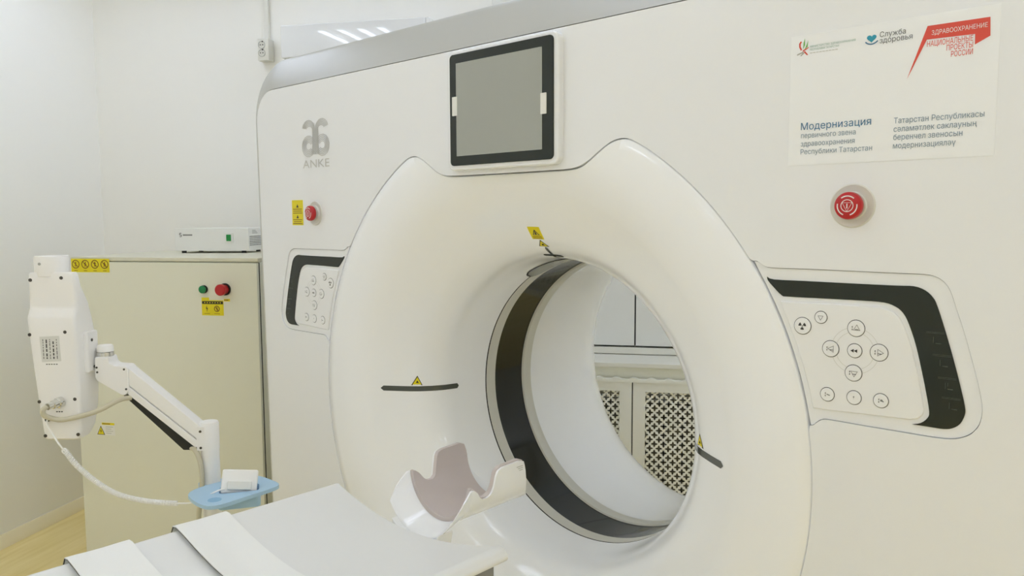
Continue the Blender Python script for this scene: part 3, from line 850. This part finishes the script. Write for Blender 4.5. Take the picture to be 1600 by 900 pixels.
    for k in range(4): s.ribbon([(-1.866-mx, .622-k*.0085), (-1.832-mx-(k % 2)*.008, .622-k*.0085)], .0018, y-.0004, 'print_grey')
    s.build('shock_label', d)['label'] = 'small white and yellow shock warning label'
cabinet()
# --- small power unit standing on the cabinet
UA = math.radians(8)
U = thing('power_supply_unit', 'flat white box with green rocker switch lying on the khaki cabinet', 'power unit', (-1.605, 1.515, CZ), UA)
def ups():
    x0, x1, y0, y1, h = -.178, .150, -.09, .11, .108
    MB('box_white').box((x0, y0, .010), (x1, y1, h)).build('case', U, bev=.002)
    for x in (x0+.03, x1-.03):
        for y in (y0+.02, y1-.02): MB('rubber_black').lathe([(.010, 0), (.010, .010)], Matrix.Translation((x, y, 0)), 14).build('foot', U)
    sw = MB('label_white').prism(rrect(.045, .083, .044, .088, .002, 2), y0-.004, y0).build('switch', U, bev=.001)
    MB('switch_green').prism(rrect(.054, .074, .052, .080, .001, 2), y0-.008, y0-.004).build('rocker', sw, bev=.001)
    lg = MB('print_dark'); c = (-.152, .079); yy = y0-.0004
    lg.ring((c[0], c[1]+.0035), .003, .0056, yy, None, 14, math.radians(-180), math.radians(60)); lg.ring((c[0], c[1]-.0035), .003, .0056, yy, None, 14, math.radians(0), math.radians(240))
    for k in range(8): lg.ribbon([(-.141+k*.0053, .0785), (-.141+k*.0053+.0040, .0785)], .0055, yy)
    lg.build('front_print', U)
    vm = MB('gap_dark')
    for r in range(6):
        for k in range(12): 
            y = y0+.012+k*.0155; z = .032+r*.0075
            vm.add([(x1+.0004, y, z), (x1+.0004, y+.011, z), (x1+.0004, y+.011, z+.0035), (x1+.0004, y, z+.0035)], [(0, 1, 2, 3)])
    vm.build('vent_slots', U)
    sp = MB('print_grey')
    for k in range(3): sp.add([(x1+.0004, y0+.04, .084+k*.006), (x1+.0004, y0+.10-k*.01, .084+k*.006), (x1+.0004, y0+.10-k*.01, .087+k*.006), (x1+.0004, y0+.04, .087+k*.006)], [(0, 1, 2, 3)])
    sp.build('side_print', U)
ups()

# ================================================================== CONTRAST INJECTOR on its stand
IA = yaw
IN = thing('contrast_injector', 'white injector head with coiled cord on a slanted arm and post beside the table', 'injector', (-.795, .112, 0), IA)
def injector():
    # floor base and post
    MB('inj_white').lathe([(.20, 0), (.20, .02), (.17, .035), (.05, .05), (.03, .06)], None, 40).build('base', IN)
    MB('inj_white').lathe([(.0225, .05), (.0225, .866)], None, 28).build('post', IN)
    cp = MB('inj_white').lathe([(.0235, .866), (.0235, .932), (.021, .937)], None, 28).box((-.024, -.0235, .868), (-.004, .0235, .928)).build('post_head', IN)
    for z in (.925-.008, .875): MB('screw_dark').lathe([(.0032, 0), (.0032, .0015)], rot_to((0, -1, 0), (-.014, -.0235, z)), 12).build('screw', cp)
    # slanted arm
    ar = MB('inj_white').prism([(-.192, 1.082), (-.014, .928), (-.018, .890), (-.190, 1.034)], -.020, .020).build('arm', IN, bev=.003)
    MB('inj_white').prism([(-.190, 1.032), (-.020, .890), (-.024, .876), (-.030, .876), (-.192, 1.012)], -.022, .022).build('arm_rail', ar, bev=.002)
    MB('rubber_black').prism([(-.205, 1.009), (-.190, 1.012), (-.030, .879), (-.030, .868), (-.060, .868)], -.019, .019).build('cable_channel', ar, bev=.002)
    el = MB('inj_white').prism([(-.270, 1.107), (-.236, 1.107), (-.233, 1.092), (-.224, 1.0855), (-.194, 1.084), (-.187, 1.077), (-.1875, 1.022), (-.196, 1.010), (-.206, 1.0095), (-.267, 1.047), (-.271, 1.056)], -.024, .024).build('elbow', IN, bev=.004)
    for x, z in ((-.197, 1.076), (-.194, 1.026), (-.265, 1.081), (-.264, 1.069)): MB('screw_dark').lathe([(.0026, 0), (.0026, .0012)], rot_to((0, -1, 0), (x, -.024, z)), 10).build('screw', el)
    pv = MB('chrome').lathe([(.020, 1.107), (.020, 1.117)], Matrix.Translation((-.254, 0, 0)), 28).build('pivot', IN)
    MB('inj_white').lathe([(.0195, 1.118), (.0195, 1.130), (.017, 1.134)], Matrix.Translation((-.254, 0, 0)), 28).build('pivot_cap', pv)
    MB('chrome').lathe([(.0055, 0), (.0055, .03)], rot_to((1, 0, 0), (-.287, 0, 1.122)), 14).build('pivot_pin', pv)
    # head: rounded sections stacked up the height
    sec = [(.910, -.374, -.296, -.066, -.030), (.914, -.379, -.290, -.070, -.018), (.935, -.381, -.286, -.071, .002), (.98, -.386, -.285, -.071, .018), (1.012, -.389, -.285, -.071, .024), (1.089, -.396, -.285, -.071, .030), (1.165, -.402, -.286, -.071, .022), (1.208, -.405, -.287, -.071, .012), (1.216, -.405, -.287, -.069, .009), (1.232, -.404, -.287, -.061, .003), (1.241, -.404, -.287, -.060, .001), (1.287, -.401, -.287, -.062, -.030), (1.316, -.399, -.287, -.064, -.040), (1.321, -.396, -.290, -.062, -.043)]
    vs = []; fs = []; n = None
    for z, x0, x1, y0, y1 in sec:
        lp = rrect(x0, x1, y0, y1, min(.010, (y1-y0)*.3), 4); n = len(lp); vs += [(x, y, z) for x, y in lp]
    for k in range(len(sec)-1):
        for i in range(n): j = (i+1) % n; fs.append((k*n+i, (k+1)*n+i, (k+1)*n+j, k*n+j))
    fs.append(list(range(n))); fs.append([(len(sec)-1)*n+i for i in reversed(range(n))])
    hd = MB('inj_white').add(vs, fs).build('head', IN, smooth=40)
    MB('inj_white').lathe([(.0375, 1.312), (.0385, 1.318), (.0385, 1.355), (.037, 1.360)], Matrix.Translation((-.358, -.030, 0)), 40).build('knob', hd)
    MB('print_grey').lathe([(.0035, 0), (.0035, .001)], rot_to((0, -1, 0), (-.366, -.0680, 1.342)), 10).build('knob_mark', hd)
    for x, z in ((-.393, 1.303), (-.318, 1.308), (-.398, 1.171), (-.312, 1.177), (-.384, 1.006), (-.297, 1.012), (-.294, .924), (-.374, .921)):
        MB('screw_dark').lathe([(.0042, 0), (.0042, .0018)], rot_to((0, -1, 0), (x, -.0695 if z < 1.2 else -.0625, z)), 12).build('screw', hd)
    tb = MB('inj_white').box((-.289, -.040, 1.070), (-.276, .012, 1.172)).build('side_bracket', hd, bev=.005, seg=3)
    for y, z in ((-.020, 1.150), (-.014, 1.082)): MB('screw_dark').lathe([(.0038, 0), (.0038, .0015)], rot_to((1, 0, 0), (-.276, y, z)), 12).build('bracket_screw', hd)
    lb = MB('label_grey').prism([(-.374, 1.166), (-.327, 1.168), (-.325, 1.106), (-.371, 1.104)], -.0718, -.071)
    random.seed(7)
    for k in range(5):
        x = -.366+k*.0082; z = 1.112
        while z < 1.158:
            l = random.uniform(.003, .010); lb.ribbon([(x, z), (x, min(1.160, z+l))], .0030 if k in (1, 3) else .0016, -.0721, 'print_dark'); z += l+random.uniform(.0015, .004)
    for k in range(5): lb.ribbon([(-.362+k*.006, 1.0985), (-.358+k*.006, 1.0985)], .002, -.0712, 'print_dark')
    lb.build('rating_label', hd)
    # plug and hoses
    MB('chrome').lathe([(.013, 0), (.013, .012), (.0105, .013), (.0105, .026), (.0085, .027), (.0085, .04)], rot_to((-.35, -1, -.1), (-.330, -.070, 1.006)), 24).build('plug', hd)
    for k in range(3): MB('print_dark').box((-.344+k*.006, -.0715, .980), (-.340+k*.006, -.071, .9825)).build('plug_print', hd)
    MB('hose_cream').tube(smooth_path([(-.344, -.108, 1.003), (-.349, -.115, .996), (-.349, -.112, .983), (-.338, -.10, .972), (-.312, -.09, .967), (-.247, -.07, .981), (-.206, -.04, 1.002), (-.186, -.018, 1.003)], 8), .0062, 12).build('hose', IN)
    MB('hose_cream').tube(smooth_path([(-.045, -.012, .872), (-.030, -.02, .868), (-.015, -.026, .833), (-.013, -.029, .775), (-.024, -.027, .708), (-.031, -.024, .607), (-.033, -.024, .40), (-.033, -.026, .07)], 6), .0062, 12).build('hose', IN)
    MB('rubber_black').lathe([(.006, 0), (.006, .010)], rot_to((0, -1, 0), (-.362, -.070, .964)), 14).build('cord_socket', hd)
    # blue tray clamped to the post
    out = [(-.010, -.120), (-.014, -.100), (-.008, -.075), (.012, -.045), (.045, -.012), (.080, .012), (.100, .022), (.118, .018), (.150, -.006), (.176, -.030), (.186, -.045), (.184, -.062), (.168, -.088), (.135, -.130), (.105, -.170), (.085, -.188), (.064, -.192), (.040, -.178), (.012, -.150)]
    pk = rrect(-.046, .046, -.026, .026, .010); ca, sa = math.cos(.30), math.sin(.30)
    pk = [(.098+x*ca-y*sa, -.076+x*sa+y*ca) for x, y in pk]
    out = [(p.x, p.y) for p in smooth_path([(x, y, 0) for x, y in out+out[:1]], 3)][:-1]
    bm = bmesh.new()
    def lp(P, z):
        v = [bm.verts.new((x, y, z)) for x, y in P]; return v, [bm.edges.new((v[i], v[(i+1) % len(v)])) for i in range(len(v))]
    rows = []
    for z, nz_ in ((.788, 1), (.779, -1)):
        v1, e1 = lp(out, z); v2, e2 = lp(pk, z); rows.append((v1, v2))
        bmesh.ops.triangle_fill(bm, use_beauty=True, edges=e1+e2, normal=(0, 0, nz_))
    for k in (0, 1):
        A, B = rows[0][k], rows[1][k]
        for i in range(len(A)): bm.faces.new((A[i], B[i], B[(i+1) % len(A)], A[(i+1) % len(A)]))
    bmesh.ops.recalc_face_normals(bm, faces=bm.faces)
    me = bpy.data.meshes.new('tray'); bm.to_mesh(me); bm.free(); me.materials.append(MATS['tray_blue'])
    tr = bpy.data.objects.new('tray', me); COL.objects.link(tr); tr.parent = IN
    MB('tray_blue_deep').lathe([(.016, .7882), (.0155, .7886)], Matrix.Translation((.066, -.153, 0)), 28).build('tray_dimple', tr)
    cup_o = inset(pk, -.003)
    vs = [(x, y, z) for P, z in ((pk, .779), (pk, .752), (cup_o, .748), (cup_o, .779)) for x, y in P]; n = len(pk)
    fs = [(k*n+i, k*n+(i+1) % n, (k+1)*n+(i+1) % n, (k+1)*n+i) for k in (0, 2) for i in range(n)]+[[n+i for i in range(n)], [2*n+i for i in reversed(range(n))]]
    MB('tray_blue').add(vs, fs).build('tray_cup', tr)
    MB('tray_blue').lathe([(.031, .765), (.031, .7785)], None, 30).build('tray_clamp', tr)
injector()
# --- hand switch lying in the tray, with its coiled cord
IM = Matrix.Translation((-.795, .112, 0)) @ Matrix.Rotation(IA, 4, 'Z')
HS = thing('hand_switch', 'small white hand switch standing in the pocket of the blue tray', 'hand switch', IM @ Vector((.098, -.074, .77)), IA)
M = Matrix.Translation((0, 0, .031)) @ Matrix.Rotation(.30, 4, 'Z') @ Matrix.Rotation(math.radians(7), 4, 'Y') @ Matrix.Rotation(math.radians(-24), 4, 'X')
MB('cord_white').box((-.042, -.011, -.026), (.042, .011, .032)).build('hand_switch_body', HS, bev=.005, seg=3, M=M)
M2 = Matrix.Translation((.006, -.018, .030)) @ Matrix.Rotation(.30, 4, 'Z') @ Matrix.Rotation(math.radians(7), 4, 'Y') @ Matrix.Rotation(math.radians(-18), 4, 'X')
MB('label_white').box((-.028, -.008, -.009), (.028, .012, .012)).build('hand_switch_cover', HS, bev=.003, M=M2)
path = smooth_path([(-.362, -.080, .963), (-.359, -.086, .952), (-.348, -.09, .936), (-.322, -.1, .905), (-.309, -.1, .890)], 6)
MB('cord_white').tube(path, .0022, 8).build('thin_cord', IN)
MB('cord_white').tube([(-.312+.0055*math.cos(t*.5), -.1, .892+.0055*math.sin(t*.5)) for t in range(13)], .0022, 8).build('cord_loop', IN)
core = smooth_path([(-.309, -.1, .890), (-.295, -.1, .869), (-.277, -.1, .848), (-.237, -.1, .813), (-.187, -.1, .783), (-.118, -.1, .766), (-.045, -.1, .760)], 26)
N = len(core); turns = 78
coil = []
L = [0]
for i in range(1, N): L.append(L[-1]+(core[i]-core[i-1]).length)
def core_at(d):
    for i in range(1, N):
        if L[i] >= d: t = (d-L[i-1])/max(1e-9, L[i]-L[i-1]); return core[i-1].lerp(core[i], t), (core[i]-core[i-1]).normalized()
    return core[-1], (core[-1]-core[-2]).normalized()
steps = turns*9
for k in range(steps+1):
    p, t = core_at(L[-1]*k/steps); a = Vector((0, 1, 0)); b_ = t.cross(a).normalized(); ph = 2*PI*turns*k/steps
    coil.append(p+a*(.0050*math.cos(ph))+b_*(.0050*math.sin(ph)))
MB('cord_white').tube(coil, .0020, 6).build('coiled_cord', IN)
MB('cord_white').tube(smooth_path([(-.047, -.1, .760), (-.02, -.1, .7605), (.006, -.102, .767), (.04, -.11, .786), (.060, -.108, .795), (.072, -.104, .797)], 6), .0022, 8).build('thin_cord', IN)

# ================================================================== BACK WALL THINGS
# glossy white wall unit beside the socket
AC = thing('wall_unit', 'long glossy white wall unit hung behind the gantry', 'wall unit', (-1.068, RY1, 2.18))
MB('ac_white').box((-.357, -.18, .004), (.338, 0, .152)).build('casing', AC, bev=.006, seg=3)
MB('ac_white').box((.3385, -.181, .003), (.356, 0, .151)).build('end_cap', AC, bev=.004)
MB('socket_white').box((-.34, -.165, -.004), (.33, -.01, .006)).build('bottom_louvre', AC, bev=.002)
# double socket with cable duct
SO = thing('wall_socket', 'surface-mounted double power socket on the back wall', 'socket', (-1.585, RY1, 2.205))
MB('socket_white').box((-.030, -.052, 0), (.030, 0, .104)).build('socket_box', SO, bev=.004, seg=3)
for z in (.074, .036):
    r_ = MB('socket_white').lathe([(.0185, 0), (.0185, .002), (.0165, .002), (.0158, -.004)], rot_to((0, -1, 0), (-.006, -.052, z)), 28, cap0=False).ring((-.006, z), .0158, .0180, -.0545, 'print_grey', 28).build('outlet', SO)
    for dx in (-.0065, .0065): MB('gap_dark').lathe([(.0028, 0), (.0028, .0006)], rot_to((0, -1, 0), (-.006+dx, -.0545, z)), 10).build('contact', r_)
    MB('gap_dark').lathe([(.0035, 0), (.0035, .0006)], rot_to((0, -1, 0), (-.001, -.0545, z+.015)), 10).build('contact', r_)
DU = MB('socket_white').box((-.012, -.018, 0), (.012, 0, RZ-2.311)).build('cable_duct', bev=.002)
DU.location = (-1.583, RY1, 2.310)
tag(DU, 'thin white cable duct running up from the double socket', 'cable duct')

# closed shutter panels over the window ledge
seams = [-.465, .188, .841, 1.494]
labels = ['white shutter panel nearest the wall socket', 'white shutter panel seen through the bore, hung between two others', 'white shutter panel nearest the far corner of the back wall']
for k in range(3):
    a, b_ = seams[k], seams[k+1]
    sh = thing('shutter_panel', labels[k], 'shutter', ((a+b_)/2, RY1-.004, .866), group='white shutters above the ledge')
    h = (b_-a)/2-.003
    MB('shutter_white').box((-h, -.026, .004), (h, 0, 1.70)).build('leaf', sh, bev=.0015)
    MB('rubber_black').box((h+.0005, -.02, .004), (h+.0055, -.006, 1.70)).build('seal', sh)
    MB('rubber_black').box((-h, -.02, -.0005), (h, -.006, .0035)).build('seal', sh)
struct(MB('sill_white').box((-.47, RY1-.032, .832), (1.50, RY1, .862)).build('trim_1', bev=.002))
struct(MB('sill_white').box((-.60, RY1-.245, .809), (1.62, RY1, .829)).build('trim_2', bev=.003))
struct(MB('fascia').box((-.60, RY1-.215, .757), (1.62, RY1-.2, .809)).build('trim_3', smooth=0))
# radiator behind a perforated screen
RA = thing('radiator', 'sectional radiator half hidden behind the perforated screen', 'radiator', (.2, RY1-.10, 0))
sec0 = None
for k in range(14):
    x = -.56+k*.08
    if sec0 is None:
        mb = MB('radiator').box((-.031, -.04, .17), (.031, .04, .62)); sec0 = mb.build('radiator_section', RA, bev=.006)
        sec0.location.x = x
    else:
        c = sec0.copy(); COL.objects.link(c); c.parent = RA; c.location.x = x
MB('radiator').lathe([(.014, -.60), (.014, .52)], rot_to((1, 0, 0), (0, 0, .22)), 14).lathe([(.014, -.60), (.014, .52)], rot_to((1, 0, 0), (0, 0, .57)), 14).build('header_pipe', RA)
for x in (-.56, .48): MB('radiator').box((x-.01, -.01, 0), (x+.01, .01, .18)).build('support', RA)
RS = thing('radiator_screen', 'cream radiator screen with quatrefoil lattice doors below the ledge', 'radiator screen', (.189, RY1-.235, 0))
def lattice(w, z0, z1):
    mb = MB('screen_white'); hx = .0195; R = .0150; t = .003
    angs = [2*PI*i/16 for i in range(16)]
    rows = int((z1-z0)/hx)+2
    for r in range(rows):
        z = z0+r*hx; off = hx if r % 2 else 0
        x = -w/2-hx+off
        while x < w/2+hx*.5:
            vs = []; fs = []
            for a in angs:
                d = hx/(abs(math.cos(a))+abs(math.sin(a))); q = R*(.40+.60*math.cos(2*a)**2)
                cl = lambda px: max(-w/2-.012, min(w/2+.012, px))
                vs += [(cl(x+d*math.cos(a)), 0, min(z1+.012, max(z0-.012, z+d*math.sin(a)))), (cl(x+q*math.cos(a)), 0, min(z1+.012, max(z0-.012, z+q*math.sin(a)))), (cl(x+q*math.cos(a)), t, min(z1+.012, max(z0-.012, z+q*math.sin(a))))]
            for i in range(16):
                j = (i+1) % 16; fs += [(3*i, 3*j, 3*j+1, 3*i+1), (3*i+1, 3*j+1, 3*j+2, 3*i+2)]
            mb.add(vs, fs); x += 2*hx
    return mb
d0 = None
for k in range(4):
    xc = -.66+k*.44
    if d0 is None:
        d0 = MB('screen_white')
        w2 = .2175
        d0.box((-w2, -.012, .055), (-.165, .008, .75)); d0.box((.165, -.012, .055), (w2, .008, .75)); d0.box((-.165, -.012, .055), (.165, .008, .11)); d0.box((-.165, -.012, .708), (.165, .008, .75))
        d0 = d0.build('lattice_door', RS, smooth=0); d0.location.x = xc
        lt_ = lattice(.33, .11, .708).build('lattice', d0, smooth=0); ch = lt_
    else:
        c = d0.copy(); COL.objects.link(c); c.parent = RS; c.location.x = xc
        c2 = ch.copy(); COL.objects.link(c2); c2.parent = c
    if k:
        MB('gap_dark').box((xc-.2215, -.008, .055), (xc-.2185, .006, .75)).build('door_gap', RS)
cr = [(-.885, .748), (.885, .748)]
prof = []
n = 240
for i in range(n+1):
    x = .885-1.77*i/n; ph = ((x+.142+.0365) % .0735)/.0735-.5
    prof.append((x, .760+.0075*max(0, math.cos(ph*PI*1.9))**1.0))
MB('screen_white').prism(cr+prof, -.018, .010).build('scalloped_crown', RS)
for x in (-.885, .87): MB('screen_white').box((x, -.012, 0), (x+.015, .22, .748)).build('side_panel', RS)
MB('screen_white').box((-.87, -.006, 0), (.87, .006, .054)).build('plinth', RS)
